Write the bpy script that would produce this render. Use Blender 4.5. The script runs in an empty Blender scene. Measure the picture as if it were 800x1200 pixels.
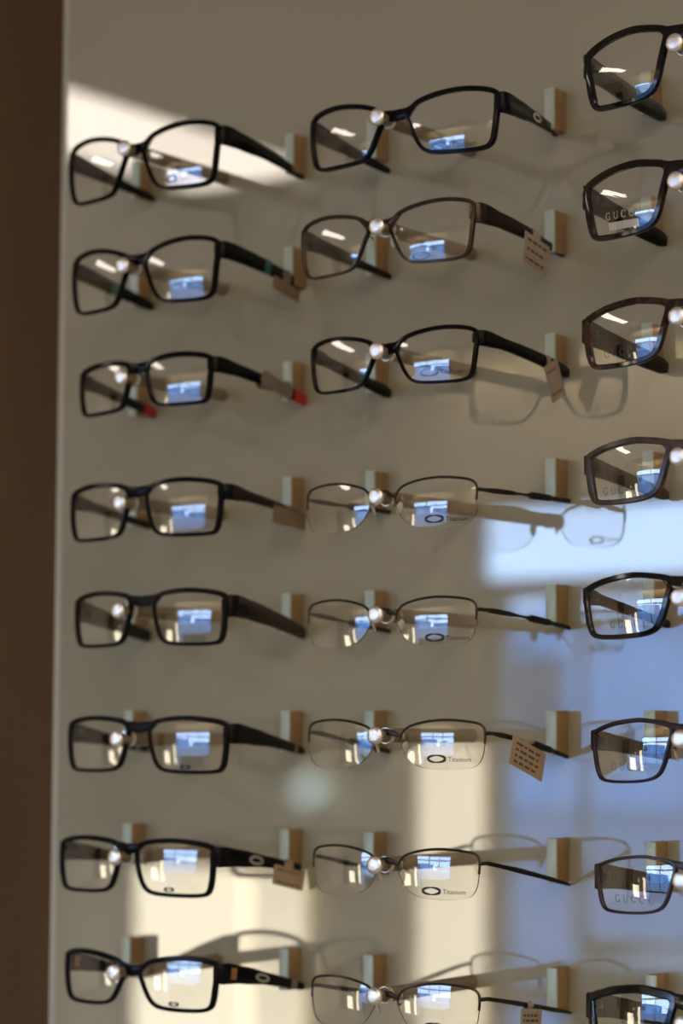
import bpy, bmesh, math, random
from mathutils import Vector, Matrix
random.seed(4)
S = bpy.context.scene
COL = S.collection

# ------------------------------------------------------------------ camera
cam_d = bpy.data.cameras.new('camera'); cam = bpy.data.objects.new('camera', cam_d); COL.objects.link(cam)
cam_d.sensor_fit = 'VERTICAL'; cam_d.sensor_height = 36.0; cam_d.sensor_width = 24.0; cam_d.lens = 85.0
yaw, pit, rol = 0.62682445, 0.08946459, 0.00465167
cam.location = (0.85260941, -1.32821417, -0.01211118)
dv = Vector((-math.sin(yaw)*math.cos(pit), math.cos(yaw)*math.cos(pit), math.sin(pit)))
rv = Vector((math.cos(yaw), math.sin(yaw), 0)); uv_ = rv.cross(dv)
r2 = rv*math.cos(rol)+uv_*math.sin(rol); u2 = -rv*math.sin(rol)+uv_*math.cos(rol)
cam.rotation_euler = Matrix((r2, u2, -dv)).transposed().to_euler()
cam_d.clip_start = 0.05; cam_d.clip_end = 300
cam_d.dof.use_dof = True; cam_d.dof.focus_distance = 1.43; cam_d.dof.aperture_fstop = 4.6
S.camera = cam

# ------------------------------------------------------------------ world, exposure
w = bpy.data.worlds.new('sky'); S.world = w; w.use_nodes = True
nt = w.node_tree; nt.nodes.clear()
SKY = 12.5
wo = nt.nodes.new('ShaderNodeOutputWorld'); bg = nt.nodes.new('ShaderNodeBackground')
tc = nt.nodes.new('ShaderNodeTexCoord'); sx = nt.nodes.new('ShaderNodeSeparateXYZ'); cr = nt.nodes.new('ShaderNodeValToRGB')
cr.color_ramp.elements[0].position = 0.0; cr.color_ramp.elements[0].color = (0.46, 0.66, 1.0, 1)
cr.color_ramp.elements[1].position = 0.8; cr.color_ramp.elements[1].color = (0.26, 0.46, 1.0, 1)
nt.links.new(tc.outputs['Generated'], sx.inputs[0]); nt.links.new(sx.outputs['Z'], cr.inputs[0])
nt.links.new(cr.outputs[0], bg.inputs[0]); bg.inputs[1].default_value = SKY
nt.links.new(bg.outputs[0], wo.inputs[0])
S.view_settings.view_transform = 'Standard'; S.view_settings.look = 'None'
S.view_settings.gamma = 1.0; S.view_settings.use_curve_mapping = False
S.view_settings.exposure = 0.0
LAMP = 8.8          # ceiling panel radiance
S.cycles.max_bounces = 10; S.cycles.transparent_max_bounces = 24; S.cycles.glossy_bounces = 5
S.cycles.caustics_reflective = False; S.cycles.caustics_refractive = False
S.cycles.sample_clamp_indirect = 8.0

# ------------------------------------------------------------------ materials
MATS = {}
def mat(name, col, rough=0.5, metal=0.0, ior=1.5, coat=0.0, spec=0.5, emit=None, var=0.0, scale=40.0, bump=0.0, col2=None, stretch=None):
    m = bpy.data.materials.new(name); m.use_nodes = True
    n = m.node_tree.nodes; l = m.node_tree.links; b = n['Principled BSDF']
    b.inputs['Roughness'].default_value = rough; b.inputs['Metallic'].default_value = metal
    b.inputs['IOR'].default_value = ior; b.inputs['Specular IOR Level'].default_value = spec; b.inputs['Coat Weight'].default_value = coat
    b.inputs['Base Color'].default_value = (*col, 1)
    if var > 0 or col2 or bump > 0:
        t = n.new('ShaderNodeTexCoord'); src = t.outputs['Object']
        if stretch:
            mp = n.new('ShaderNodeMapping'); mp.inputs['Scale'].default_value = stretch; l.new(src, mp.inputs[0]); src = mp.outputs[0]
        no = n.new('ShaderNodeTexNoise'); no.inputs['Scale'].default_value = scale; no.inputs['Detail'].default_value = 4
        l.new(src, no.inputs['Vector'])
        if col2 or var > 0:
            rp = n.new('ShaderNodeValToRGB'); e = rp.color_ramp.elements
            c2 = col2 or tuple(min(1, c*(1+var)) for c in col); c1 = col if col2 else tuple(c*(1-var) for c in col)
            e[0].position = 0.40; e[0].color = (*c1, 1); e[1].position = 0.62; e[1].color = (*c2, 1)
            l.new(no.outputs['Fac'], rp.inputs[0]); l.new(rp.outputs[0], b.inputs['Base Color'])
        if bump > 0:
            bp = n.new('ShaderNodeBump'); bp.inputs['Strength'].default_value = bump; bp.inputs['Distance'].default_value = 0.001
            l.new(no.outputs['Fac'], bp.inputs['Height']); l.new(bp.outputs[0], b.inputs['Normal'])
    if emit:
        b.inputs['Emission Color'].default_value = (*emit[:3], 1); b.inputs['Emission Strength'].default_value = emit[3]
    MATS[name] = m; return m

def glass(name, tint, f0):
    """thin sheet of glass: passes light straight on, mirrors by Schlick's law"""
    m = bpy.data.materials.new(name); m.use_nodes = True
    n = m.node_tree.nodes; l = m.node_tree.links; n.clear()
    out = n.new('ShaderNodeOutputMaterial'); mx = n.new('ShaderNodeMixShader')
    tr = n.new('ShaderNodeBsdfTransparent'); tr.inputs[0].default_value = (*tint, 1)
    gl = n.new('ShaderNodeBsdfGlossy'); gl.inputs['Roughness'].default_value = 0.0
    lw = n.new('ShaderNodeLayerWeight'); lw.inputs['Blend'].default_value = 0.5
    pw = n.new('ShaderNodeMath'); pw.operation = 'POWER'; pw.inputs[1].default_value = 5
    ma = n.new('ShaderNodeMath'); ma.operation = 'MULTIPLY_ADD'; ma.inputs[1].default_value = 1-f0; ma.inputs[2].default_value = f0
    l.new(lw.outputs['Facing'], pw.inputs[0]); l.new(pw.outputs[0], ma.inputs[0]); l.new(ma.outputs[0], mx.inputs[0])
    l.new(tr.outputs[0], mx.inputs[1]); l.new(gl.outputs[0], mx.inputs[2]); l.new(mx.outputs[0], out.inputs[0])
    MATS[name] = m; return m

mat('panel', (0.352, 0.343, 0.258), rough=0.015, ior=1.9, var=0.02, scale=3)
mat('panel_edge', (0.55, 0.53, 0.45), rough=0.12, ior=1.6)
mat('wood', (0.082, 0.044, 0.017), rough=0.6, spec=0.15, col2=(0.094, 0.051, 0.020), scale=4, stretch=(4, 4, 0.6))
mat('block', (0.31, 0.19, 0.088), rough=0.4, var=0.10, scale=60)
mat('block_front', (0.44, 0.54, 0.46), rough=0.3)
mat('rod', (0.20, 0.155, 0.10), rough=0.2)
mat('cap', (1.0, 1.0, 1.0), rough=0.25, metal=1.0, bump=0.25, scale=1800)
mat('black', (0.004, 0.004, 0.004), rough=0.16, spec=0.12, var=0.1)
mat('black_gloss', (0.003, 0.003, 0.003), rough=0.10, spec=0.38, var=0.1)
mat('black_matte', (0.006, 0.005, 0.005), rough=0.3, spec=0.12, var=0.1)
mat('black_navy', (0.0045, 0.005, 0.008), rough=0.18, spec=0.12, var=0.1)
mat('brown_black', (0.009, 0.005, 0.003), rough=0.12, spec=0.4, var=0.2)
mat('bronze', (0.062, 0.042, 0.034), rough=0.26, metal=0.8, var=0.1)
mat('brown_temple', (0.015, 0.009, 0.006), rough=0.3, spec=0.18, var=0.15)
mat('gunmetal', (0.060, 0.052, 0.045), rough=0.3, metal=0.9, var=0.1)
mat('purple_metal', (0.022, 0.011, 0.017), rough=0.34, metal=0.5, var=0.1)
mat('grey_metal', (0.050, 0.038, 0.044), rough=0.32, metal=0.6, var=0.1)
mat('tortoise', (0.006, 0.003, 0.003), rough=0.10, spec=0.5, col2=(0.045, 0.016, 0.008), scale=90)
mat('grey_tortoise', (0.024, 0.016, 0.013), rough=0.3, col2=(0.075, 0.052, 0.042), scale=110)
mat('dark_tortoise', (0.012, 0.007, 0.005), rough=0.2, spec=0.35, col2=(0.055, 0.034, 0.022), scale=70, stretch=(1, 1, 0.3))
mat('red', (0.42, 0.008, 0.010), rough=0.35, var=0.1)
mat('teal', (0.004, 0.10, 0.12), rough=0.3, var=0.1)
mat('copper', (0.55, 0.26, 0.10), rough=0.3, metal=0.9, var=0.1)
mat('silver', (0.68, 0.66, 0.62), rough=0.3, metal=0.85)
mat('rubber', (0.007, 0.006, 0.006), rough=0.4, spec=0.25, var=0.1)
mat('silicone', (0.70, 0.66, 0.58), rough=0.15)
mat('ink', (0.012, 0.012, 0.014), rough=0.5)
mat('grey_ink', (0.05, 0.045, 0.05), rough=0.5)
mat('white_ink', (0.62, 0.62, 0.58), rough=0.5)
mat('lens_edge', (0.30, 0.29, 0.26), rough=0.2)
mat('paper_white', (0.38, 0.32, 0.26), rough=0.8, var=0.05)
mat('paper_tan', (0.42, 0.32, 0.21), rough=0.8, var=0.06)
mat('paper_brown', (0.21, 0.15, 0.10), rough=0.7, var=0.1)
mat('paper_grey', (0.20, 0.17, 0.15), rough=0.6, var=0.06)
mat('tag_print', (0.11, 0.07, 0.055), rough=0.8)
mat('tag_print_red', (0.30, 0.10, 0.09), rough=0.8)
mat('tag_clear', (0.055, 0.055, 0.048), rough=0.2)
mat('wall_paint', (0.80, 0.71, 0.56), rough=0.8, var=0.03, scale=4)
mat('ceiling_paint', (0.78, 0.72, 0.62), rough=0.9, var=0.03, scale=4)
mat('carpet', (0.42, 0.36, 0.27), rough=0.95, var=0.2, scale=60)
mat('lamp_frame', (0.6, 0.6, 0.58), rough=0.4)
mat('diffuser', (0.8, 0.8, 0.8), rough=0.6, emit=(1.0, 0.88, 0.76, LAMP))
mat('diffuser_fill', (0.8, 0.8, 0.8), rough=0.6, emit=(1.0, 0.86, 0.70, 3.9))
mat('tube', (0.8, 0.8, 0.8), rough=0.6, emit=(1.0, 0.90, 0.76, 20.0))
mat('backlit', (0.8, 0.75, 0.65), rough=0.5, emit=(1.0, 0.90, 0.68, 8.0))
mat('backlit_dim', (0.8, 0.75, 0.65), rough=0.5, emit=(1.0, 0.89, 0.66, 6.2))
mat('globe', (0.6, 0.8, 0.8), rough=0.3, emit=(0.70, 0.95, 0.98, 2.0))
mat('alu', (0.25, 0.22, 0.18), rough=0.4, metal=0.3)
mat('dark_laminate', (0.03, 0.025, 0.02), rough=0.4, var=0.1)
mat('asphalt', (0.15, 0.18, 0.22), rough=0.9, var=0.2, scale=5)
mat('render_wall', (0.35, 0.56, 0.74), rough=0.9, var=0.1, scale=0.6)
mat('dark_glass', (0.05, 0.07, 0.10), rough=0.1)
glass('lens', (0.985, 0.98, 0.965), 0.14)
glass('lens_ar', (0.985, 0.98, 0.965), 0.14)
glass('window_glass', (0.90, 0.93, 0.94), 0.07)

# ------------------------------------------------------------------ mesh helpers
def link(name, bm, m, parent=None, smooth=True):
    me = bpy.data.meshes.new(name); bmesh.ops.recalc_face_normals(bm, faces=bm.faces); bm.to_mesh(me); bm.free()
    if smooth:
        for p in me.polygons: p.use_smooth = True
        me.set_sharp_from_angle(angle=math.radians(38))
    ms = m if isinstance(m, (list, tuple)) else [m]
    for k in ms: me.materials.append(MATS[k])
    o = bpy.data.objects.new(name, me); COL.objects.link(o)
    if parent: o.parent = parent
    return o
def box(bm, x0, x1, y0, y1, z0, z1, bev=0.0, seg=2):
    r = bmesh.ops.create_cube(bm, size=1.0)
    bmesh.ops.scale(bm, vec=(x1-x0, y1-y0, z1-z0), verts=r['verts'])
    bmesh.ops.translate(bm, vec=((x0+x1)/2, (y0+y1)/2, (z0+z1)/2), verts=r['verts'])
    if bev > 0:
        es = list({e for v in r['verts'] for e in v.link_edges})
        bmesh.ops.bevel(bm, geom=es, offset=bev, segments=seg, affect='EDGES', profile=0.5)
def empty(name, loc, label, cat, group=None):
    o = bpy.data.objects.new(name, None); COL.objects.link(o); o.location = loc; o.empty_display_size = 0.02
    tag(o, label, cat, group); return o
def tag(o, label, cat, group=None):
    o['label'] = label; o['category'] = cat
    if group: o['group'] = group
def struct(o, label=None):
    o['kind'] = 'structure'
    if label: o['label'] = label
    return o
def ribbon(bm, pts):
    """sweep of a flat upright bar: pts = (x, y, z, height, thickness)"""
    rings = []
    n = len(pts)
    for i, (x, y, z, h, t) in enumerate(pts):
        a = pts[max(0, i-1)]; b = pts[min(n-1, i+1)]
        d = Vector((b[0]-a[0], b[1]-a[1], 0))
        if d.length < 1e-9: d = Vector((0, 1, 0))
        d.normalize(); nn = Vector((d.y, -d.x, 0)); T = Vector((b[0]-a[0], b[1]-a[1], b[2]-a[2])).normalized()
        up = nn.cross(T); up = up if up.z > 0 else -up
        c = min(h, t)*0.32; ring = []
        for sx_, sz_ in ((1, 1), (1, -1), (-1, -1), (-1, 1)):
            p1 = (sx_*(t/2), sz_*(h/2-c)); p2 = (sx_*(t/2-c), sz_*(h/2))
            pm = (sx_*(t/2-c*0.29), sz_*(h/2-c*0.29))
            seq = (p2, pm, p1) if sx_*sz_ > 0 else (p1, pm, p2)
            for a_, b_ in seq: ring.append(bm.verts.new(Vector((x, y, z))+nn*a_+up*b_))
        rings.append(ring)
    for i in range(n-1):
        A, B = rings[i], rings[i+1]
        for k in range(12): bm.faces.new((A[k], A[(k+1) % 12], B[(k+1) % 12], B[k]))
    bm.faces.new(rings[0]); bm.faces.new(rings[-1])
def tube(bm, pts, r, seg=8, closed=False):
    P = [Vector(p) for p in pts]; n = len(P); rings = []
    for i in range(n):
        a = P[(i-1) % n] if closed else P[max(0, i-1)]; b = P[(i+1) % n] if closed else P[min(n-1, i+1)]
        T = (b-a).normalized(); s = T.cross(Vector((0, 0, 1)))
        if s.length < 0.05: s = T.cross(Vector((0, 1, 0)))
        s.normalize(); u = s.cross(T)
        rr = r[i] if isinstance(r, (list, tuple)) else r
        rings.append([bm.verts.new(P[i]+(s*math.cos(2*math.pi*k/seg)+u*math.sin(2*math.pi*k/seg))*rr) for k in range(seg)])
    for i in range(n if closed else n-1):
        A, B = rings[i], rings[(i+1) % n]
        for k in range(seg): bm.faces.new((A[k], A[(k+1) % seg], B[(k+1) % seg], B[k]))
    if not closed: bm.faces.new(rings[0]); bm.faces.new(rings[-1])
def lathe_y(bm, prof, x=0, z=0, seg=24):
    """solid of revolution about the y axis: prof = (y, r)"""
    rings = [[bm.verts.new((x+r*math.cos(2*math.pi*k/seg), y, z+r*math.sin(2*math.pi*k/seg))) for k in range(seg)] for y, r in prof]
    for A, B in zip(rings, rings[1:]):
        for k in range(seg): bm.faces.new((A[k], A[(k+1) % seg], B[(k+1) % seg], B[k]))
    bm.faces.new(rings[0]); bm.faces.new(rings[-1])

# ------------------------------------------------------------------ setting
X0, X1, Y0, Y1, ZF, ZC = -5.2, 3.6, -5.0, 0.0, -1.35, 1.35
def slab(name, b, m):
    bm = bmesh.new(); box(bm, *b); return struct(link(name, bm, m, smooth=False))
slab('floor', (X0-.1, X1+.1, Y0-.12, Y1+.12, ZF-.08, ZF), 'carpet')
slab('ceiling', (X0-.1, X1+.1, Y0-.12, Y1+.12, ZC, ZC+.08), 'ceiling_paint')
slab('wall_back', (X0, X1, .012, .10, ZF, ZC), 'wood')
slab('wall_left', (X0-.1, X0, Y0-.1, .10, ZF, ZC), 'wall_paint')
slab('wall_right', (X1, X1+.1, Y0-.1, .10, ZF, ZC), 'wall_paint')
# street wall with the shop window and glass door: built round the openings
WX0, WXD, WX1, WZ0, WZM0, WZM1, WZ1 = -3.25, -2.85, -0.45, -0.66, 0.39, 0.45, 0.70
bm = bmesh.new()
box(bm, X0, WX0, Y0-.12, Y0, ZF, ZC); box(bm, WX1, X1, Y0-.12, Y0, ZF, ZC)
box(bm, WX0, WX0+.08, Y0-.12, Y0, ZF, WZM0); box(bm, WXD, WX1, Y0-.12, Y0, ZF, WZ0); box(bm, WX0, WX1, Y0-.12, Y0, WZ1, ZC)
struct(link('wall_front', bm, 'wall_paint', smooth=False))
def pane(x0, x1, z0, z1, parent):
    bm = bmesh.new()
    bm.faces.new([bm.verts.new(v) for v in ((x0, Y0-.05, z0), (x1, Y0-.05, z0), (x1, Y0-.05, z1), (x0, Y0-.05, z1))])
    link('pane', bm, 'window_glass', parent, smooth=False)
bm = bmesh.new(); t = .03; ya, yb = Y0-.09, Y0-.01
XM = [-2.05, -1.25]
box(bm, WX0, WX1, ya, yb, WZM0, WZM1); box(bm, WX0, WX1, ya, yb, WZ1-t, WZ1); box(bm, WXD, WX1, ya, yb, WZ0, WZ0+t)
box(bm, WX0, WX0+t, ya, yb, WZM1, WZ1-t); box(bm, WX1-t, WX1, ya, yb, WZ0+t, WZM0); box(bm, WX1-t, WX1, ya, yb, WZM1, WZ1-t)
for xm in XM: box(bm, xm-t/2, xm+t/2, ya, yb, WZ0+t, WZM0); box(bm, xm-t/2, xm+t/2, ya, yb, WZM1, WZ1-t)
win = struct(link('window_1', bm, 'alu', smooth=False), 'shop window with grey frame, transom lights above tall panes')
xs = [WX0+t]+XM+[WX1-t]
for a, b in zip(xs, xs[1:]): pane(a, b, WZM1, WZ1-t, win)
xs = [WXD]+XM+[WX1-t]
for a, b in zip(xs, xs[1:]): pane(a, b, WZ0+t, WZM0, win)
bm = bmesh.new(); d0 = WX0+.08
box(bm, d0, d0+.035, ya, yb, ZF, WZM0); box(bm, WXD-.018, WXD, Y0-.062, Y0-.042, ZF, WZM0); box(bm, d0, WXD, ya, yb, ZF, ZF+.12); box(bm, d0, WXD, ya, yb, -.84, -.78)
door = struct(link('door_1', bm, 'alu', smooth=False), 'narrow glazed shop door with grey frame')
pane(d0+.035, WXD-.018, -.78, WZM0, door); pane(d0+.035, WXD-.018, ZF+.12, -.84, door)
bm = bmesh.new(); tube(bm, [(WXD-.009, Y0, -.65), (WXD-.009, Y0, -.35)], .010); box(bm, WXD-.014, WXD-.004, Y0-.042, Y0, -.64, -.62); box(bm, WXD-.014, WXD-.004, Y0-.042, Y0, -.38, -.36)
link('door_handle', bm, 'silver', door)
# portals of daylight in the openings (they give no light of their own)
for (a, b, c, e) in ((WX0, WX1, WZM1, WZ1), (WXD, WX1, WZ0, WZM0), (d0, WXD, ZF, WZM0)):
    pl = bpy.data.lights.new('daylight_portal', 'AREA'); pl.shape = 'RECTANGLE'; pl.size = b-a; pl.size_y = e-c
    pl.cycles.is_portal = True
    po = bpy.data.objects.new('daylight_portal', pl); COL.objects.link(po); po.location = ((a+b)/2, Y0-.125, (c+e)/2)
    po.rotation_euler = Vector((0, -1, 0)).to_track_quat('Z', 'Y').to_euler()
bm = bmesh.new(); box(bm, -1.3, 1.3, -.34, -.001, .74, ZC); struct(link('shading_soffit_1', bm, 'wall_paint', smooth=False), 'unseen soffit added to shade the top of the display panel')  # out of view, added to block lamp light from the panel top
# street outside
bm = bmesh.new(); box(bm, -60, 60, -70, Y0-.13, ZF-.25, ZF-.15); struct(link('ground', bm, 'asphalt', smooth=False), 'asphalt street outside the shop window')
for nm_, x0_, x1_, hh_ in (('long low grey building across the street outside the shop window', -46, -17, 3.7), ('small flat-roofed grey building across the street, beyond the gap', -12.5, 6, 2.4)):
    bl = empty('street_building', ((x0_+x1_)/2, -40, ZF-.15), nm_, 'building'); hw = (x1_-x0_)/2
    bm = bmesh.new(); box(bm, -hw, hw, -8, 0, 0, hh_); link('wall', bm, 'render_wall', bl, smooth=False)
    bm = bmesh.new(); box(bm, -hw-.3, hw+.3, -8.3, .3, hh_, hh_+.2); link('roof', bm, 'render_wall', bl, smooth=False)
    for k in range(int(hw*2/6)):
        bm = bmesh.new(); x = -hw+2+k*6; box(bm, x, x+2.4, 0.0, .06, .9, hh_-.7); link('window', bm, 'dark_glass', bl, smooth=False)

# ------------------------------------------------------------------ the display panel
PX0 = -0.3745
pan = empty('display_panel', (0, 0, 0), 'large glossy beige glass display panel carrying the rows of eyeglasses', 'display panel')
bm = bmesh.new(); box(bm, PX0+.0085, 1.1, 0.0, .012, -1.0, 1.15); link('sheet', bm, 'panel', pan, smooth=False)
bm = bmesh.new()
a = [bm.verts.new(v) for v in ((PX0, .0035, -1.0), (PX0+.0085, 0, -1.0), (PX0+.0085, .012, -1.0), (PX0, .012, -1.0))]
b = [bm.verts.new(v.co+Vector((0, 0, 2.15))) for v in a]
for k in range(4): bm.faces.new((a[k], a[(k+1) % 4], b[(k+1) % 4], b[k]))
bm.faces.new(a); bm.faces.new(b)
link('bevelled_edge', bm, 'panel_edge', pan, smooth=False)

# ------------------------------------------------------------------ ceiling light, added fill lights and furniture of the shop
def ceiling_light(x, y, sx_, sy_, label, dm='diffuser'):
    o = empty('ceiling_light', (x, y, ZC), label, 'ceiling light', 'fluorescent ceiling panels')
    bm = bmesh.new(); f = .02
    for (a, b, c, d) in ((-sx_/2-f, sx_/2+f, -sy_/2-f, -sy_/2), (-sx_/2-f, sx_/2+f, sy_/2, sy_/2+f), (-sx_/2-f, -sx_/2, -sy_/2, sy_/2), (sx_/2, sx_/2+f, -sy_/2, sy_/2)):
        box(bm, a, b, c, d, -.02, -.001)
    link('frame', bm, 'lamp_frame', o, smooth=False)
    bm = bmesh.new(); box(bm, -sx_/2, sx_/2, -sy_/2, sy_/2, -.012, -.001); link('diffuser', bm, dm, o, smooth=False)
ceiling_light(-2.755, -2.40, .41, 1.80, 'long slim ceiling light mirrored at the top left of the panel')
for y, row_ in ((-.75, 'nearest the display panel'), (-2.1, 'second from the display panel'), (-3.45, 'third from the display panel'), (-4.5, 'nearest the street wall')):  # unseen rows of lights added for soft, even fill on the panel
    for x, c_ in ((1.25, 'innermost'), (2.2, 'middle'), (3.15, 'beside the right wall')):
        ceiling_light(x, y, .6, .9, 'added wide fill light, %s, in the row %s' % (c_, row_), 'diffuser_fill')
def lit_case(name, x0, x1, y0, y1, z1, mkey, label):
    o = empty(name, ((x0+x1)/2, (y0+y1)/2, ZF), label, 'display case')
    hx, hy, h = (x1-x0)/2, (y1-y0)/2, z1-ZF
    bm = bmesh.new(); box(bm, -hx, hx, -hy, hy, 0, .10); link('plinth', bm, 'dark_laminate', o, smooth=False)
    bm = bmesh.new(); box(bm, -hx, hx, -hy, hy, .10, h-.03, .01); link('lit_body', bm, mkey, o)
    bm = bmesh.new(); box(bm, -hx-.01, hx+.01, -hy-.01, hy+.01, h-.03, h); link('top', bm, 'wall_paint', o, smooth=False)
lit_case('lit_column', -3.40, -3.185, -4.995, -4.955, -.02, 'backlit_dim', 'narrow backlit cream column beside the shop door')
lit_case('lit_counter', -4.545, -4.085, -4.995, -4.945, -.44, 'backlit', 'wide low backlit cream case left of the slim one')
lit_case('lit_pedestal', -4.06, -3.865, -4.995, -4.955, -.45, 'backlit_dim', 'slim low backlit cream case beside the wide one')
g = empty('globe_lamp', (-3.80, -4.94, -.30), 'small pale teal globe lamp on a wall bracket', 'lamp')
bm = bmesh.new(); bmesh.ops.create_uvsphere(bm, u_segments=20, v_segments=12, radius=.065, matrix=Matrix.Translation((0, .02, .093))); link('globe', bm, 'globe', g)
bm = bmesh.new(); box(bm, -.02, .02, -.06, .05, .0, .028); link('bracket', bm, 'alu', g, smooth=False)
d = empty('added_pelmet_light', (-1.75, -5.0, 1.0), 'added white pelmet with a hidden tube lamp brightening the wall above the shop window', 'added wall light')  # added lamp, brightens the wall mirrored in the panel
bm = bmesh.new(); box(bm, -1.65, 1.65, .30, .32, .08, .345); box(bm, -1.65, -1.63, .005, .30, .08, .345); box(bm, 1.63, 1.65, .005, .30, .08, .345); link('pelmet_board', bm, 'wall_paint', d, smooth=False)
bm = bmesh.new(); tube(bm, [(-1.55, .17, .27), (1.55, .17, .27)], .019, 10); link('added_tube_lamp', bm, 'tube', d)
bm = bmesh.new(); box(bm, -1.58, 1.58, .14, .20, .293, .349); link('batten', bm, 'lamp_frame', d, smooth=False)
d = empty('added_dark_cabinet', (-4.88, -4.78, ZF), 'tall dark cabinet added in the corner to darken the left reflection in the panel', 'cabinet')  # added for a darker reflection along the left of the panel
bm = bmesh.new(); box(bm, -.29, .29, -.2, .18, .06, 1.95, .004); link('body', bm, 'dark_laminate', d)
bm = bmesh.new(); box(bm, -.27, .27, -.19, .15, 0, .06); link('plinth', bm, 'dark_laminate', d, smooth=False)
for sg_ in (-1, 1):
    bm = bmesh.new(); box(bm, min(.003*sg_, .285*sg_), max(.003*sg_, .285*sg_), .181, .199, .08, 1.93, .002); dd = link('door', bm, 'dark_laminate', d)
    bm = bmesh.new(); box(bm, sg_*.03-.006, sg_*.03+.006, .199, .222, .95, 1.10, .002); link('handle', bm, 'silver', dd)
d = empty('window_desk', (-1.6, -4.4, ZF), 'dark laminate desk standing before the shop window', 'desk')
bm = bmesh.new(); box(bm, -.8, .8, -.3, .3, .70, .735, .004); link('desktop', bm, 'dark_laminate', d)
for x in (-.76, .76):
    bm = bmesh.new(); box(bm, x-.02, x+.02, -.28, .28, 0, .70); link('side_panel', bm, 'dark_laminate', d, smooth=False)
bm = bmesh.new(); box(bm, -.74, .74, .20, .22, .2, .70); link('front_panel', bm, 'dark_laminate', d, smooth=False)

# ------------------------------------------------------------------ eyeglasses
PC, PZ = 0.20976996, 0.07989202
OUT = {
 'sport': [(0, .64), (.035, .77), (.14, .885), (.36, .965), (.62, 1), (.85, .97), (.965, .905), (1, .78), (.985, .5), (.955, .2), (.90, .065), (.78, .01), (.55, 0), (.32, .02), (.20, .085), (.12, .23), (.05, .45)],
 'box':   [(0, .70), (.02, .83), (.09, .93), (.28, .985), (.55, 1), (.83, .955), (.96, .89), (1, .79), (.995, .55), (.975, .25), (.93, .075), (.83, .012), (.55, 0), (.27, .02), (.15, .085), (.085, .22), (.03, .48)],
 'wide':  [(0, .78), (.015, .89), (.08, .945), (.25, .985), (.42, 1), (.70, .945), (.92, .85), (.985, .79), (1, .66), (.98, .45), (.95, .2), (.90, .06), (.80, .01), (.56, 0), (.31, .03), (.165, .11), (.09, .27), (.04, .52)],
 'half':  [(0, .60), (.03, .74), (.12, .87), (.35, .97), (.60, 1), (.86, .955), (.965, .89), (1, .76), (.995, .5), (.97, .25), (.90, .08), (.75, .01), (.52, 0), (.30, .035), (.16, .13), (.07, .29), (.02, .45)],
}
def smooth_outline(pts, n=72):
    m = len(pts); dense = []
    for i in range(m):
        p0, p1, p2, p3 = (Vector((*pts[(i+k) % m], 0)) for k in (-1, 0, 1, 2))
        for s in range(8):
            t = s/8
            dense.append(0.5*((2*p1)+(-p0+p2)*t+(2*p0-5*p1+4*p2-p3)*t*t+(-p0+3*p1-3*p2+p3)*t**3))
    return dense
def resample(poly, n):
    L = [0]; m = len(poly)
    for i in range(m): L.append(L[-1]+(poly[(i+1) % m]-poly[i]).length)
    out = []; j = 0
    for k in range(n):
        d = L[-1]*k/n
        while L[j+1] < d: j += 1
        f = (d-L[j])/max(1e-12, L[j+1]-L[j]); out.append(poly[j].lerp(poly[(j+1) % m], f))
    return out
TAU = math.radians(8.0); RS = 0.105; D0 = 0.100
NP = 72

def glyph(ch):
    """serif capitals as stroke polylines (x, y, width) in a 1-high box"""
    arc = lambda a0, a1, n=12: [(.42+.38*math.cos(math.radians(a0+(a1-a0)*k/n)), .5+.5*math.sin(math.radians(a0+(a1-a0)*k/n)), .085+.08*abs(math.cos(math.radians(a0+(a1-a0)*k/n)))) for k in range(n+1)]
    if ch == 'C': return [arc(42, 318), [(.72, .62, .03), (.72, .98, .05)]], .95
    if ch == 'G': return [arc(42, 318), [(.72, .62, .03), (.72, .98, .05)], [(.72, .02, .10), (.72, .42, .10)], [(.55, .42, .05), (.88, .42, .05)]], 1.02
    if ch == 'U':
        bot = [(.45+.30*math.cos(math.radians(a)), .30+.30*math.sin(math.radians(a)), .06+.05*abs(math.cos(math.radians(a)))) for a in range(180, 361, 15)]
        return [[(.15, 1, .11), (.15, .3, .11)], bot, [(.75, .3, .06), (.75, 1, .06)], [(0, .98, .05), (.30, .98, .05)], [(.62, .98, .05), (.88, .98, .05)]], 1.05
    if ch == 'I': return [[(.2, 0, .12), (.2, 1, .12)], [(.05, .02, .05), (.35, .02, .05)], [(.05, .98, .05), (.35, .98, .05)]], .55
def strokes_word(word, size, track=.28):
    out = []; x = 0
    for ch in word:
        st, adv = glyph(ch)
        for s in st: out.append([((x+a)*size, b*size, c*size) for a, b, c in s])
        x += adv+track
    wd = (x-track)*size
    return [[(a-wd/2, b, c) for a, b, c in s] for s in out], wd
def font_mesh(word, size):
    cu = bpy.data.curves.new('text', 'FONT'); cu.body = word; cu.size = size; cu.align_x = 'LEFT'; cu.resolution_u = 2
    o = bpy.data.objects.new('text', cu); COL.objects.link(o)
    dg = bpy.context.evaluated_depsgraph_get(); me = bpy.data.meshes.new_from_object(o.evaluated_get(dg))
    res = ([tuple(v.co) for v in me.vertices], [tuple(p.vertices) for p in me.polygons])
    bpy.data.objects.remove(o); bpy.data.curves.remove(cu); bpy.data.meshes.remove(me)
    return res
TITANIUM = font_mesh('Titanium', 1.0)

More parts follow.
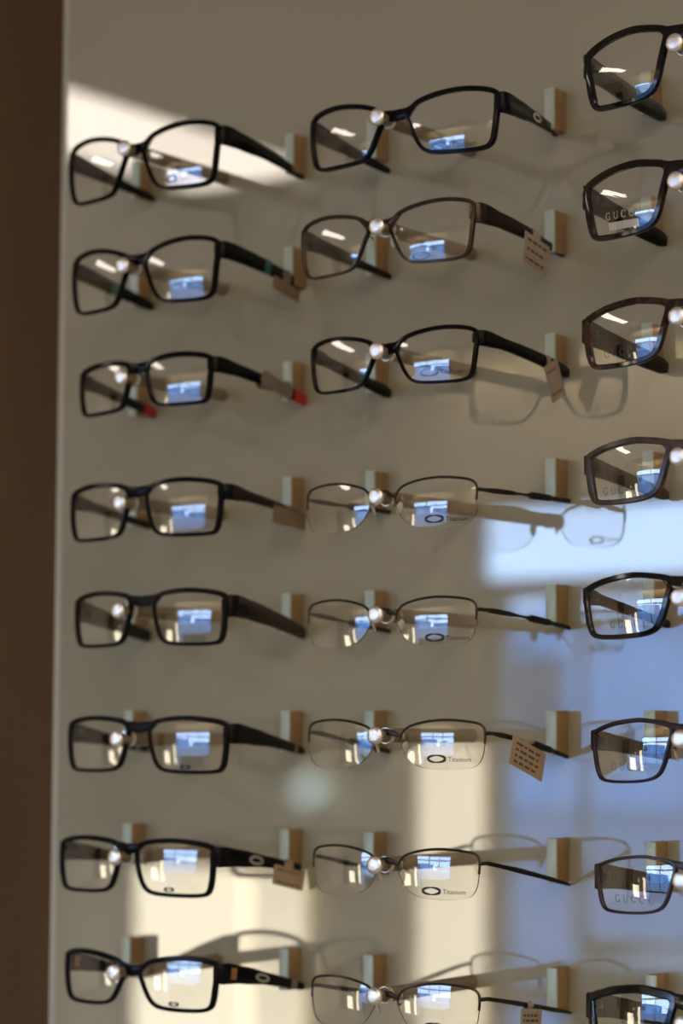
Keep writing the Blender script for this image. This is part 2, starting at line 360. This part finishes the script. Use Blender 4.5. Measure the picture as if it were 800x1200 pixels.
class Eye:
    """one lens: maps lens coordinates (a towards the temple, b up) onto its curved, outward tilted surface"""
    def __init__(s, sgn, cx, cz, k, rs=RS):
        s.rs = rs; s.s = sgn; s.c = Vector((cx, -D0, cz)); s.k = k
    def p(s, a, b, n=0.0):
        sag = (a*a+b*b)/(2*s.rs)
        T = Vector((math.cos(TAU), math.sin(TAU), 0)); N = Vector((math.sin(TAU), -math.cos(TAU), 0))
        q = T*a+Vector((0, 0, b))+N*(n-sag)
        return Vector((s.c.x+s.s*q.x, s.c.y+q.y, s.c.z+q.z+s.k*(s.c.x+s.s*q.x)))

def frame_rim(bm, eye, outer, width, depth):
    n = len(outer); rings = []
    inner = []
    for i in range(n):
        t = (outer[(i+1) % n]-outer[i-1]).normalized(); nn = Vector((t.y, -t.x, 0))   # outline runs clockwise or not: pick inward
        if (outer[i]+nn*1e-4-C0(outer)).length > (outer[i]-nn*1e-4-C0(outer)).length: nn = -nn
        w = width(-nn); inner.append(outer[i]+nn*w); d = depth
        prof = [(0, .25), (.14, .5), (.80, .5), (1, .3), (1, -.3), (.80, -.5), (.14, -.5), (0, -.25)]
        rings.append([bm.verts.new(eye.p(*(outer[i]+nn*w*u)[:2], n=v*d)) for u, v in prof])
    for i in range(n):
        A, B = rings[i], rings[(i+1) % n]
        for k in range(8): bm.faces.new((A[k], A[(k+1) % 8], B[(k+1) % 8], B[k]))
    return inner
def C0(poly):
    if not hasattr(C0, 'c') or C0.c[0] is not poly:
        C0.c = (poly, sum((p for p in poly), Vector())/len(poly))
    return C0.c[1]
def lens_mesh(eye, poly, n_r=7, off=0.0):
    bm = bmesh.new(); c = C0(poly); cv = bm.verts.new(eye.p(c.x, c.y, off)); rings = []
    for r in range(1, n_r+1):
        f = r/n_r; rings.append([bm.verts.new(eye.p(*(c.lerp(p, f))[:2], n=off)) for p in poly])
    n = len(poly)
    for i in range(n): bm.faces.new((cv, rings[0][i], rings[0][(i+1) % n]))
    for A, B in zip(rings, rings[1:]):
        for i in range(n): bm.faces.new((A[i], B[i], B[(i+1) % n], A[(i+1) % n]))
    return bm
def strip_on_lens(bm, eye, pts, mir, off=.00035):
    """a printed stroke laid on the lens; pts (a, b, width)"""
    L = []; n = len(pts)
    for i, (a, b, wd) in enumerate(pts):
        q = pts[min(n-1, i+1)]; o = pts[max(0, i-1)]; t = Vector((q[0]-o[0], q[1]-o[1])).normalized(); m = Vector((-t.y, t.x))*wd/2
        L.append((bm.verts.new(eye.p(mir*(a+m.x), b+m.y, off)), bm.verts.new(eye.p(mir*(a-m.x), b-m.y, off))))
    for (a, b), (c, d_) in zip(L, L[1:]): bm.faces.new((a, b, d_, c))

def eyeglasses(name, col, row, P, label):
    """P: measures in mm (W width, gap, h, cx, cz) and looks; everything is built about the nose rest of its rod"""
    xc, zr = col*PC-.004, (6-row)*PZ
    rod_z = P.get('rodz', -17.0)*1e-3
    base = Vector((xc, -D0, zr+rod_z))
    root = empty(name, base, label, 'eyeglasses', 'eyeglasses on the display panel')
    LP = []                                            # parts
    W, gap, h = P['W']*1e-3, P['gap']*1e-3, P['h']*1e-3
    cx, cz, k = col*PC+P['cx']*1e-3, zr+P['cz']*1e-3, P.get('k', 0.0)
    wl = (W-gap)/2/math.cos(TAU)
    style = P['style']; half = style == 'half'
    pts = [(u, v) for u, v in OUT[style]]
    O = resample([Vector(((p.x-.5)*wl, (p.y-.5)*h, 0)) for p in smooth_outline(pts)], NP)
    fm, tm = P['fm'], P.get('tm', P['fm'])
    w4 = P.get('w', (3.4, 2.5, 2.4, 3.4)); dep = P.get('dep', 3.8)*1e-3
    def width(nn):
        up, dn = max(0, nn.y), max(0, -nn.y); te, na = max(0, nn.x), max(0, -nn.x)
        return (up*up*w4[0]+dn*dn*w4[1]+na*na*w4[2]+te*te*w4[3])*1e-3
    # the eyes sit symmetric to a local centre; k tilts the whole front a little
    eyes = []
    fb = bmesh.new()
    def shift(v): return v
    for sg in (1, -1):
        e = Eye(sg, sg*(gap/2+wl*math.cos(TAU)/2), 0, k, 0.098 if half else RS); eyes.append(e)
    org = Vector((cx, 0, cz))
    def place(bm):
        bmesh.ops.translate(bm, vec=org-base, verts=bm.verts)
    inn = None
    for e in eyes:
        if not half:
            inn = frame_rim(fb, e, O, width, dep)
        else:
            inn = O
            # rim wire only along the top: from the nasal flank over the brow to the temporal corner
            c = [p for p in O]
            seq = []
            i0 = min(range(NP), key=lambda i: (c[i]-Vector((-.5*wl, (.52-.5)*h, 0))).length)
            stepd = 1 if c[(i0+3) % NP].y > c[i0].y else -1
            i = i0
            while True:
                seq.append(c[i % NP]); i += stepd
                if c[i % NP].x > 0 and c[i % NP].y < (.47-.5)*h: break
                if len(seq) > NP: break
            tube(fb, [e.p(q.x, q.y, -.0004) for q in seq], .00085, 8)
    # lenses
    for e in eyes:
        ln = lens_mesh(e, inn, off=(.0004 if not half else 0)); place(ln)
        lo = link('lens', ln, 'lens_ar' if half else 'lens', root)
        if half:
            eb = bmesh.new(); A = [eb.verts.new(e.p(q.x, q.y, .0001)) for q in O]; B = [eb.verts.new(e.p(q.x*.999, q.y*.999, -.0016)) for q in O]
            for i in range(NP): eb.faces.new((A[i], A[(i+1) % NP], B[(i+1) % NP], B[i]))
            place(eb); link('polished_edge', eb, 'lens_edge', lo)
        # printing on the demo lens
        pr = P.get('print')
        if pr == 'oval' and e.s > 0:
            pb = bmesh.new(); oa, ob = P.get('op', (-.06, .20)); a0, b0 = (oa)*wl, (ob-.5)*h
            ra, rb = P.get('os', (.0058, .0021))
            ell = [(a0+ra*math.cos(2*math.pi*q/28), b0+rb*math.sin(2*math.pi*q/28)) for q in range(29)]
            strip_on_lens(pb, e, [(x, y, .0007+.0011*abs(math.cos(2*math.pi*q/28))) for q, (x, y) in enumerate(ell)], 1)
            if P.get('word', True):
                V, Fc = TITANIUM; sc_ = P.get('ts', .0041); vs = [pb.verts.new(e.p(a0+ra+.0018+x*sc_, b0-.0016+y*sc_, .0004)) for x, y, z in V]
                for f in Fc:
                    try: pb.faces.new([vs[q] for q in f])
                    except ValueError: pass
            place(pb); link('lens_print', pb, 'ink', lo, smooth=False)
        if pr == 'word' and e.s < 0:
            pb = bmesh.new(); st, wd = strokes_word('GUCCI', P.get('wsz', .0042), .38)
            a0, b0 = P.get('wp', (.02, .17)); b0 = (b0-.5)*h
            for s_ in st: strip_on_lens(pb, e, [(x+a0*wl*-1, y+b0, c_) for x, y, c_ in s_], -1)
            place(pb); link('lens_print', pb, P.get('wm', 'grey_ink'), lo, smooth=False)
            if P.get('sticker'):
                pb = bmesh.new(); strip_on_lens(pb, e, [(x*1e-3, b0-.0042, .0046) for x in (-11, -5.5, 0, 5.5, 11)], -1, .0003)
                place(pb); link('sticker', pb, 'white_ink', lo, smooth=False)
    # bridge
    bh = P.get('bh', 7.5)*1e-3
    if half:
        pa = [e.p(-.5*wl+.0004, .16*h, -.0008) for e in eyes]
        mid = (pa[0]+pa[1])/2+Vector((0, -.002, .0026))
        ribbon(fb, [(*pa[1], .0022, .002), (*(pa[1].lerp(mid, .55)+Vector((0, -.0008, .0008))), .0040, .0026), (*mid, .0042, .0026), (*(pa[0].lerp(mid, .55)+Vector((0, -.0008, .0008))), .0040, .0026), (*pa[0], .0022, .002)])
    else:
        top = lambda a_: max(p.y for p in O if abs(p.x-a_) < .0022)
        aq, an = -.5*wl+.0085, -.5*wl+.0022
        q1 = [e.p(aq, top(aq)-.0016, -.0004) for e in eyes]
        na = [e.p(an-.0010, top(an)-bh*.46, -.0005) for e in eyes]
        mid = (na[0]+na[1])/2+Vector((0, -.0010, -.0014))
        path = [q1[1], q1[1].lerp(na[1], .55), na[1], na[1].lerp(mid, .6), mid, na[0].lerp(mid, .6), na[0], q1[0].lerp(na[0], .55), q1[0]]
        hs = [.28, .52, .88, .97, 1, .97, .88, .52, .28]
        ribbon(fb, [(*q, bh*f, dep*.95) for q, f in zip(path, hs)])
    # end pieces and temples
    th = P.get('temple', [(0, 12, 3.2), (.3, 9, 3), (.6, 7, 3), (.85, 6, 3), (1, 5, 2.6)])
    hv = P['hv'] if half else {'sport': .385, 'box': .37, 'wide': .315}[style]-th[0][1]*.0005/h
    tips = {1: P.get('tipR', (70.6, -27.0)), -1: P.get('tipL', (-68.8, -27.0))}
    temples = []
    for e in eyes:
        sg = e.s
        ou = e.p(.5*wl, hv*h, 0)
        H0 = th[0][1]*1e-3; t0 = th[0][2]*1e-3
        xh = ou.x+sg*.0012
        hinge = Vector((xh, ou.y+.0062, ou.z))
        if not half:
            ins = e.p(.5*wl-.0045, hv*h, 0)
            ribbon(fb, [(ins.x, ins.y-.0002, ins.z, H0*.55, dep*.8), (ou.x-sg*.0012, ou.y+.0004, ou.z, H0*.95, dep*.9), (ou.x+sg*.0004, ou.y+.0016, ou.z, H0, t0*1.05), (xh, ou.y+.0036, ou.z, H0, t0), (hinge.x, hinge.y, hinge.z, H0, t0)])
        else:
            ribbon(fb, [(ou.x-sg*.0006, ou.y, ou.z, .0026, .0022), (ou.x+sg*.0008, ou.y+.0014, ou.z, .0026, .0022), (xh, ou.y+.004, ou.z, .0024, .002), (*hinge, .0024, .002)])
        tx, tz = tips[sg]
        tip = Vector((col*PC+tx*1e-3, -.0012, zr+tz*1e-3))-org
        tb = bmesh.new(); ptsT = []
        NT = 26; pw = P.get('droop', 1.35)
        def prof(t, th=th):
            for (a, h1, w1), (b, h2, w2) in zip(th, th[1:]):
                if t <= b:
                    f = (t-a)/(b-a); f = f*f*(3-2*f); return (h1+(h2-h1)*f)*1e-3, (w1+(w2-w1)*f)*1e-3
            return th[-1][1]*1e-3, th[-1][2]*1e-3
        def at(t, hinge=hinge, tip=tip, sg=sg, pw=pw):
            q = hinge.lerp(tip, t); q.z = hinge.z+(tip.z-hinge.z)*(.45*t+.55*t**pw); q.x += sg*.0018*math.sin(math.pi*t)
            return q
        for i in range(NT+1):
            t = i/NT; hh, ww = prof(t)
            if i == NT: hh *= .8
            ptsT.append((*at(t), hh, ww))
        ribbon(tb, ptsT); place(tb)
        to = link('temple', tb, tm, root)
        temples.append((sg, at, prof, to))
        def sleeve(nm, a, b, grow, mk):
            sb = bmesh.new(); n_ = 8
            ribbon(sb, [(*at(a+(b-a)*i/n_), prof(a+(b-a)*i/n_)[0]*grow+.0004, prof(a+(b-a)*i/n_)[1]+.0008) for i in range(n_+1)])
            place(sb); return link(nm, sb, mk, to)
        for nm, a, b, grow, mk in P.get('sleeves', []): sleeve(nm, a, b, grow, mk)
        if sg > 0 and P.get('logo'):
            t0_ = P['logo']; q = at(t0_); hh, ww = prof(t0_); ax = (at(t0_+.05)-at(t0_-.05)).normalized()
            lb = bmesh.new(); ra, rb = .0075, min(.0032, hh*.34); upv = Vector((0, 0, 1))
            ringA = []
            for q_ in range(30):
                an = 2*math.pi*q_/30
                for f_ in (1.0, .56):
                    rr = f_ if f_ == 1 else .62
                    ringA.append(lb.verts.new(q+ax*(ra*rr*math.cos(an))+upv*(rb*(1 if f_ == 1 else .42)*math.sin(an))+Vector((ww/2+.0003, 0, 0))))
            for q_ in range(30):
                a_, b_ = ringA[2*q_], ringA[2*q_+1]; c_, d_ = ringA[(2*q_+2) % 60], ringA[(2*q_+3) % 60]; lb.faces.new((a_, c_, d_, b_))
            place(lb); link('oval_emblem', lb, 'silver', to, smooth=False)
        if P.get('hinge'):
            hb = bmesh.new(); q = at(.05); hh, ww = prof(.05); r_ = [(*at(.02+.012*i), hh*.62, ww+.0009) for i in range(6)]; ribbon(hb, r_); place(hb); link('hinge', hb, P['hinge'], to)
        elif not half:
            hb = bmesh.new(); q = at(.01); box(hb, q.x-sg*.0034-.0011, q.x-sg*.0034+.0011, q.y-.0035, q.y+.0045, q.z-.0022, q.z+.0022, .0004); place(hb); link('hinge', hb, 'gunmetal', to)
    place(fb)
    link('front_frame', fb, fm, root)
    # nose pads
    metal = half or P['fm'] in ('bronze', 'purple_metal', 'grey_metal')
    for e in (eyes if metal else []):            # acetate fronts have no separate pads
        nb = bmesh.new()
        c_ = e.p(-.5*wl+.0014, -.06*h, -.0048) if metal else e.p(-.5*wl+.0030, .02*h, -.0028)
        M = Matrix.Translation(c_) @ Matrix.Rotation(-e.s*.5, 4, 'Z') @ Matrix.Rotation(e.s*.3, 4, 'Y') @ Matrix.Diagonal((.0010, .0024, .0040, 1))
        bmesh.ops.create_uvsphere(nb, u_segments=12, v_segments=8, radius=1.0, matrix=M)
        place(nb); po_ = link('nose_pad', nb, 'silicone' if metal else P['fm'], root)
        if metal:
            ab = bmesh.new(); s0 = e.p(-.5*wl+.0010, .04*h, -.0012); tube(ab, [s0, s0+Vector((-e.s*.0006, .0018, .0004)), c_+Vector((0, -.0004, .0012)), c_], .00045, 6)
            place(ab); link('pad_arm', ab, 'rubber', po_)
    return root, temples, org, base

SPORT = [(0, 13.5, 3.4), (.18, 11.5, 3.2), (.5, 8, 3), (.8, 6.5, 3), (1, 5.0, 2.6)]
SPORT_B = [(0, 12, 3.4), (.25, 11, 3.2), (.6, 9, 3.2), (.85, 8, 3), (1, 6, 2.6)]
WIRE = [(0, 2.2, 1.9), (.10, 3.4, 2.2), (.28, 3.2, 2.2), (.38, 1.5, 1.5), (.46, 1.5, 1.5), (.52, 4.0, 2.6), (.72, 3.6, 2.4), (.80, 2.4, 2.0), (1, 2.2, 1.8)]
SLIM = [(0, 2.6, 2), (.25, 2.8, 2), (.3, 3.2, 2.2), (.75, 2.8, 2.1), (1, 2.2, 1.8)]
WIDE = [(0, 15, 3.6), (.3, 13, 3.4), (.7, 12, 3.4), (.92, 10.5, 3.2), (1, 8, 2.8)]
WIDE_S = [(0, 12, 3.4), (.3, 10, 3.2), (.7, 8.5, 3), (.92, 8, 3), (1, 6, 2.6)]
LW = (3.4, 2.6, 2.4, 3.4)
G = {}
def add(key, name, col, row, label, short, **P):
    G[key] = eyeglasses(name, col, row, P, label) + (col, row, short, P)
N = 'eyeglasses'
add('L1', N, -1, 1, 'glossy black full-rim eyeglasses, top of the left column, before a bright patch', 'top black glasses of left column',
    style='sport', W=136.4, gap=13.6, h=46.5, cx=-2, cz=-27.5, fm='black', w=LW, temple=SPORT, tipR=(66.5, -28), print='oval', rodz=-19.6, op=(-.08, .16), os=(.0036, .002), ts=.0026)
add('L2', N, -1, 2, 'black full-rim eyeglasses with a teal mark and brown tag on the temple', 'black glasses with teal mark',
    style='sport', W=132.5, gap=14.3, h=45.3, cx=.9, cz=-25.8, fm='black', w=LW, temple=SPORT_B, tipR=(66.5, -26), sleeves=[('teal_mark', .44, .51, 1.0, 'teal')], rodz=-20.4)
add('L3', N, -1, 3, 'small black full-rim eyeglasses with red temple tips and grey sleeve', 'red-tipped black glasses',
    style='box', W=118.5, gap=12.7, h=36.9, cx=3.9, cz=-20.6, k=.02, fm='black', w=(3.8, 2.6, 3, 3.4), temple=[(0, 11, 3.4), (.2, 8.5, 3.2), (.5, 7.5, 3), (1, 7, 3)], tipR=(69.5, -26), tipL=(-66, -25),
    sleeves=[('red_tip', .84, .995, 1.06, 'red')], rodz=-16.6)
add('L4', N, -1, 4, 'black full-rim eyeglasses with brown temples, below the red-tipped pair', 'black glasses with brown temples',
    style='box', W=135.6, gap=14.5, h=40, cx=4, cz=-25.9, fm='black_navy', tm='brown_temple', w=LW, temple=[(0, 11, 3.2), (.25, 7, 3), (.6, 6, 3), (1, 5, 2.6)], tipR=(69, -27), rodz=-21.5)
add('L5', N, -1, 5, 'black full-rim eyeglasses with thick plain temples, fifth of the left column', 'black glasses with thick temples',
    style='box', W=134.4, gap=18.7, h=38.6, cx=9.5, cz=-19, fm='black_matte', tm='brown_black', w=LW, temple=[(0, 15, 3.8), (.2, 13.5, 3.6), (.6, 11, 3.6), (1, 8.5, 3)], tipR=(70, -27.5), rodz=-14)
add('L6', N, -1, 6, 'matte black full-rim eyeglasses with a pale band near temple end', 'matte black glasses with pale band',
    style='box', W=141.5, gap=17.1, h=38.3, cx=7.5, cz=-23, fm='black_matte', w=LW, temple=SPORT, tipR=(69.5, -27.5), print='oval', word=False, op=(0, .12), os=(.0034, .0010), rodz=-19.5,
    sleeves=[('pale_band', .83, .87, 1.05, 'paper_grey')])
add('L7', N, -1, 7, 'black and navy eyeglasses with a silver oval on temple and beige tag', 'navy-edged glasses with silver oval',
    style='box', W=137.4, gap=13.5, h=38.4, cx=-.5, cz=-23.3, fm='black_navy', tm='black', w=LW, temple=SPORT, tipR=(68, -26.5), logo=.36, print='oval', word=False, op=(-.04, .13), os=(.0034, .0010), rodz=-17.5)
add('L8', N, -1, 8, 'black eyeglasses with copper hinges, lowest of the left column', 'glasses with copper hinges',
    style='sport', W=134.9, gap=11.8, h=36.6, cx=4.4, cz=-18, fm='black_navy', tm='black', w=LW, temple=SPORT, tipR=(71, -26), logo=.40, hinge='copper', print='oval', word=False, op=(-.02, .14), os=(.0034, .0010), rodz=-13,
    sleeves=[('grey_band', .80, .88, 1.05, 'paper_grey')])
add('M1', N, 0, 1, 'wide dark navy full-rim eyeglasses at the top of the middle column', 'wide navy glasses',
    style='sport', W=146.5, gap=17.6, h=42, cx=3.2, cz=-34.9, k=-.02, fm='black_navy', tm='black', w=LW, temple=SPORT, tipR=(61.5, -26), tipL=(-70, -34), logo=.50, print='oval', rodz=-28.8, op=(-.10, .13), ts=.0046)
add('M2', N, 0, 2, 'bronze brown metal full-rim eyeglasses with a white tag', 'bronze metal glasses',
    style='sport', W=135.2, gap=15.7, h=40.3, cx=-8.5, cz=-23.8, k=.01, fm='bronze', tm='brown_temple', w=(2.6, 1.8, 2, 2.8), dep=3, temple=[(0, 13, 3), (.2, 10, 2.8), (.55, 8.5, 2.8), (.7, 5.5, 2.6), (1, 4.5, 2.4)], tipR=(66.5, -27), print='oval', word=False, op=(-.10, .12), rodz=-18.5)
add('M3', N, 0, 3, 'black full-rim eyeglasses with a pale red-printed tag, third in middle column', 'black glasses with red-printed tag',
    style='sport', W=128.8, gap=14.3, h=36.4, cx=-2.9, cz=-21.6, fm='black', w=(2.8, 2, 2.2, 2.8), dep=3.2, temple=[(0, 10, 3.2), (.2, 7.5, 3), (.6, 8, 3), (.9, 8.5, 3), (1, 7, 2.6)], tipR=(70, -24.5), print='oval', op=(-.06, .2), rodz=-17.3)
HR = dict(style='half', fm='gunmetal', tm='gunmetal', print='oval', hv=.235, op=(.02, .17), w=(1, 1, 1, 1))
def wire(**k): return {**HR, 'temple': WIRE, 'sleeves': [('rubber_grip', .52, .74, 1.05, 'rubber'), ('temple_tip', .80, 1.0, 1.0, 'rubber')], **k}
add('M4', N, 0, 4, 'gunmetal half-rim eyeglasses, topmost of the five half-rim pairs', 'topmost half-rim glasses',
    **wire(W=129.7, gap=19.4, h=31, cx=-5.5, cz=-33.2, tipR=(70.2, -26.5), rodz=-28.7))
add('M5', N, 0, 5, 'gunmetal half-rim eyeglasses, second of the half-rim pairs from above', 'second half-rim glasses',
    **wire(W=127.8, gap=20, h=30, cx=-4.7, cz=-26.3, tipR=(69.8, -27.5), rodz=-21.8))
add('M6', N, 0, 6, 'gunmetal half-rim eyeglasses with a tan price tag on the temple', 'half-rim glasses with tan tag',
    **wire(W=133.3, gap=20.5, h=30.2, cx=-1.6, cz=-21.5, tipR=(68, -29), rodz=-16.1, op=(-.03, .22)))
add('M7', N, 0, 7, 'dark half-rim eyeglasses with slim straight temples, fourth of the half-rim pairs', 'half-rim glasses with slim temples',
    **{**HR, **dict(W=125, gap=16.6, h=30.3, cx=-1.2, cz=-19.6, temple=SLIM, tm='rubber', tipR=(69.5, -29), rodz=-15, op=(-.05, .17), droop=1.1)})
add('M8', N, 0, 8, 'half-rim eyeglasses with a striped tag, lowest of the middle column', 'lowest half-rim glasses',
    **{**HR, **dict(W=125.7, gap=17.8, h=30.7, cx=-1.6, cz=-20.4, temple=SLIM, tipR=(70, -28.5), rodz=-14.2, op=(-.02, .17), droop=1.1)})
GW = dict(style='wide', print='word', gap=18.5, bh=9.5)
AC = (4.6, 3.2, 3.8, 6)
add('R1', N, 1, 1, 'glossy black thick-rimmed eyeglasses at the top of the right column', 'top thick black glasses',
    **{**GW, 'print': None}, W=141, h=47, cx=-4, cz=-21.5, fm='black_gloss', w=AC, temple=WIDE, rodz=-16)
add('R2', N, 1, 2, 'dark brown-black eyeglasses with a white sticker on the lens', 'glasses with white lens sticker',
    **GW, W=143, h=45, cx=-4, cz=-21, fm='brown_black', tm='black', w=AC, temple=WIDE, rodz=-17, wm='white_ink', sticker=True, wp=(.0, .26))
add('R3', N, 1, 3, 'dark red tortoiseshell eyeglasses, third in the right column', 'red tortoiseshell glasses',
    **GW, W=145, h=40.3, cx=-4, cz=-20.4, fm='tortoise', tm='brown_temple', w=(4.2, 3, 3.6, 5.4), temple=WIDE, rodz=-15.9)
add('R4', N, 1, 4, 'matte grey-brown mottled eyeglasses, fourth in the right column', 'grey-brown mottled glasses',
    **GW, W=143, h=38.6, cx=-4, cz=-21.6, fm='grey_tortoise', w=(4.0, 3, 3.6, 6), temple=WIDE_S, rodz=-16.8, wp=(.05, .16))
add('R5', N, 1, 5, 'glossy black eyeglasses with slim temples, fifth in the right column', 'glossy black glasses with slim temples',
    **GW, W=146, h=38.5, cx=-4, cz=-20.3, fm='black_gloss', tm='brown_temple', w=(3.4, 2.8, 3.6, 4.0), temple=[(0, 10, 3.2), (.2, 6.5, 3), (1, 5.5, 2.6)], rodz=-17, wp=(-.04, .17))
add('R6', N, 1, 6, 'dark purple metal eyeglasses with a thin lower rim', 'purple metal glasses',
    **{**GW, 'bh': 5}, W=133, h=37.6, cx=-4.4, cz=-23.8, fm='purple_metal', tm='dark_tortoise', w=(2.6, 1.7, 2, 2.6), dep=3, temple=WIDE_S, rodz=-17, wp=(0, .2), wm='grey_ink')
add('R7', N, 1, 7, 'gunmetal grey thin-rimmed eyeglasses with wide mottled temples', 'thin-rimmed gunmetal glasses',
    **{**GW, 'bh': 5}, W=131, h=34, cx=-3, cz=-20.2, fm='grey_metal', tm='dark_tortoise', w=(1.9, 1.7, 1.9, 2.6), dep=3, temple=WIDE, rodz=-16.2, wp=(0, .2))
add('R8', N, 1, 8, 'glossy black eyeglasses with tortoiseshell temples, lowest of the right column', 'black glasses with tortoiseshell temples',
    **{**GW, 'print': None}, W=143, h=41, cx=-4, cz=-17, fm='black_gloss', tm='dark_tortoise', w=(5, 3.4, 3.8, 6), temple=WIDE, rodz=-16)

# ------------------------------------------------------------------ nose rods and temple holder blocks of the panel
def block_mesh():
    bm = bmesh.new(); box(bm, -.0038, .0038, -.0142, -.0002, -.0275, 0, .0010); return bm
bm = block_mesh(); blk = link('block', bm, 'block'); me_block = blk.data; bpy.data.objects.remove(blk)
bm = bmesh.new(); box(bm, -.0038, .0038, -.0160, -.0143, -.0275, 0, .0007); o_ = link('front_plate', bm, 'block_front'); me_plate = o_.data; bpy.data.objects.remove(o_)
for key, (root, temples, org, base, col, row, short, P) in G.items():
    zr = (6-row)*PZ; xc = col*PC-.004
    o = empty('nose_rod', (xc, 0, base.z), 'tan rod with silver end disc under the '+short, 'display rod', 'nose rods of the display panel')
    bm = bmesh.new(); lathe_y(bm, [(-.0003, .0046), (-.099, .0046), (-.0992, .0036), (-.1075, .0036)], seg=20); link('rod', bm, 'rod', o)
    bm = bmesh.new(); lathe_y(bm, [(-.0950, .0040), (-.0952, .0052), (-.0975, .0055), (-.0985, .0050)], seg=24); link('collar', bm, 'cap', o)
    bm = bmesh.new(); lathe_y(bm, [(-.1076, .0042), (-.1082, .0054), (-.1102, .0054), (-.1112, .0046), (-.1116, .0030), (-.1117, .0004)], seg=28); link('end_disc', bm, 'cap', o)
    for sd, nm in ((1, 'right'), (-1, 'left')):
        o = empty('holder_block', (xc+sd*.070-.0008, 0, zr), 'tan block at the %s temple end of the %s' % (nm, short), 'holder block', 'temple holder blocks')
        for n_, me in (('block', me_block), ('front_plate', me_plate)):
            c = bpy.data.objects.new(n_, me); COL.objects.link(c); c.parent = o

# ------------------------------------------------------------------ price tags hanging from temples
def price_tag(key, t, w_, h_, m, label, ang=0.0, lines=3, pm='tag_print', drop=.0, yaw_=.0, band=None):
    root, temples, org, base = G[key][:4]
    at, prof = temples[0][1], temples[0][2]
    q = at(t)+org; hh, ww = prof(t)
    o = empty('price_tag', (q.x+ww/2+.0012, q.y, q.z), label, 'price tag', 'price tags on temples')
    bm = bmesh.new(); box(bm, -.0002, .0002, -w_/2, w_/2, -h_, 0, 0.0)
    M = Matrix.Rotation(yaw_, 4, 'Z') @ Matrix.Rotation(ang, 4, 'X') @ Matrix.Translation((0, 0, -hh/2-.0005+drop))
    bmesh.ops.transform(bm, matrix=M, verts=bm.verts); pap = link('paper', bm, m, o, smooth=False)
    if lines:
        bm = bmesh.new()
        for i in range(lines):
            z = -h_*(.2+.62*i/max(1, lines-1)); y = -w_*.38; rnd = random.Random(i*7+len(label))
            while y < w_*.30:
                l_ = w_*rnd.uniform(.06, .2); box(bm, .00022, .00032, y, min(y+l_, w_*.4), z-h_*.04, z+h_*.04); y += l_+w_*.05
        bmesh.ops.transform(bm, matrix=M, verts=bm.verts); link('print', bm, pm, pap, smooth=False)
    # loop round the temple
    bm = bmesh.new(); n_ = 14
    wb = w_*(band or .3)
    a0 = [(bm.verts.new(((ww/2+.0007)*math.cos(2*math.pi*i/n_)-(ww/2+.0012), -wb/2, (hh/2+.0007)*math.sin(2*math.pi*i/n_))), bm.verts.new(((ww/2+.0007)*math.cos(2*math.pi*i/n_)-(ww/2+.0012), wb/2, (hh/2+.0007)*math.sin(2*math.pi*i/n_)))) for i in range(n_)]
    for i in range(n_): bm.faces.new((a0[i][0], a0[(i+1) % n_][0], a0[(i+1) % n_][1], a0[i][1]))
    link('loop', bm, m, o)
price_tag('L2', .74, .030, .009, 'paper_brown', 'small brown price tag under the temple with the teal mark', ang=-.22, lines=0)
price_tag('L3', .60, .034, .010, 'paper_grey', 'grey price sleeve wrapped round the red-tipped temple', ang=-.25, lines=0, band=1.0, drop=.009)
price_tag('L4', .74, .036, .012, 'paper_brown', 'brown price tag drooping from the brown temple', ang=-.10, lines=0, drop=.004)
price_tag('L7', .80, .034, .013, 'paper_tan', 'beige price tag on the temple with the silver oval, lower left', ang=-.2, lines=2, drop=.002)
price_tag('M1', .97, .012, .024, 'tag_clear', 'dark clear security tag at temple end of the wide navy glasses', ang=.1, lines=0, drop=.026)
price_tag('M2', .60, .030, .020, 'paper_white', 'white price tag hanging from the bronze metal glasses', ang=-.2, lines=3, drop=.003)
price_tag('M3', .70, .018, .024, 'paper_white', 'pale price tag with red print on black temple', ang=.45, lines=2, pm='tag_print_red', drop=.004)
price_tag('M6', .43, .040, .018, 'paper_tan', 'tan printed price tag hanging from a half-rim temple', ang=-.30, lines=4)
price_tag('M8', .46, .024, .020, 'paper_white', 'pale striped price tag at the lower edge, on half-rim temple', ang=-.1, lines=5)
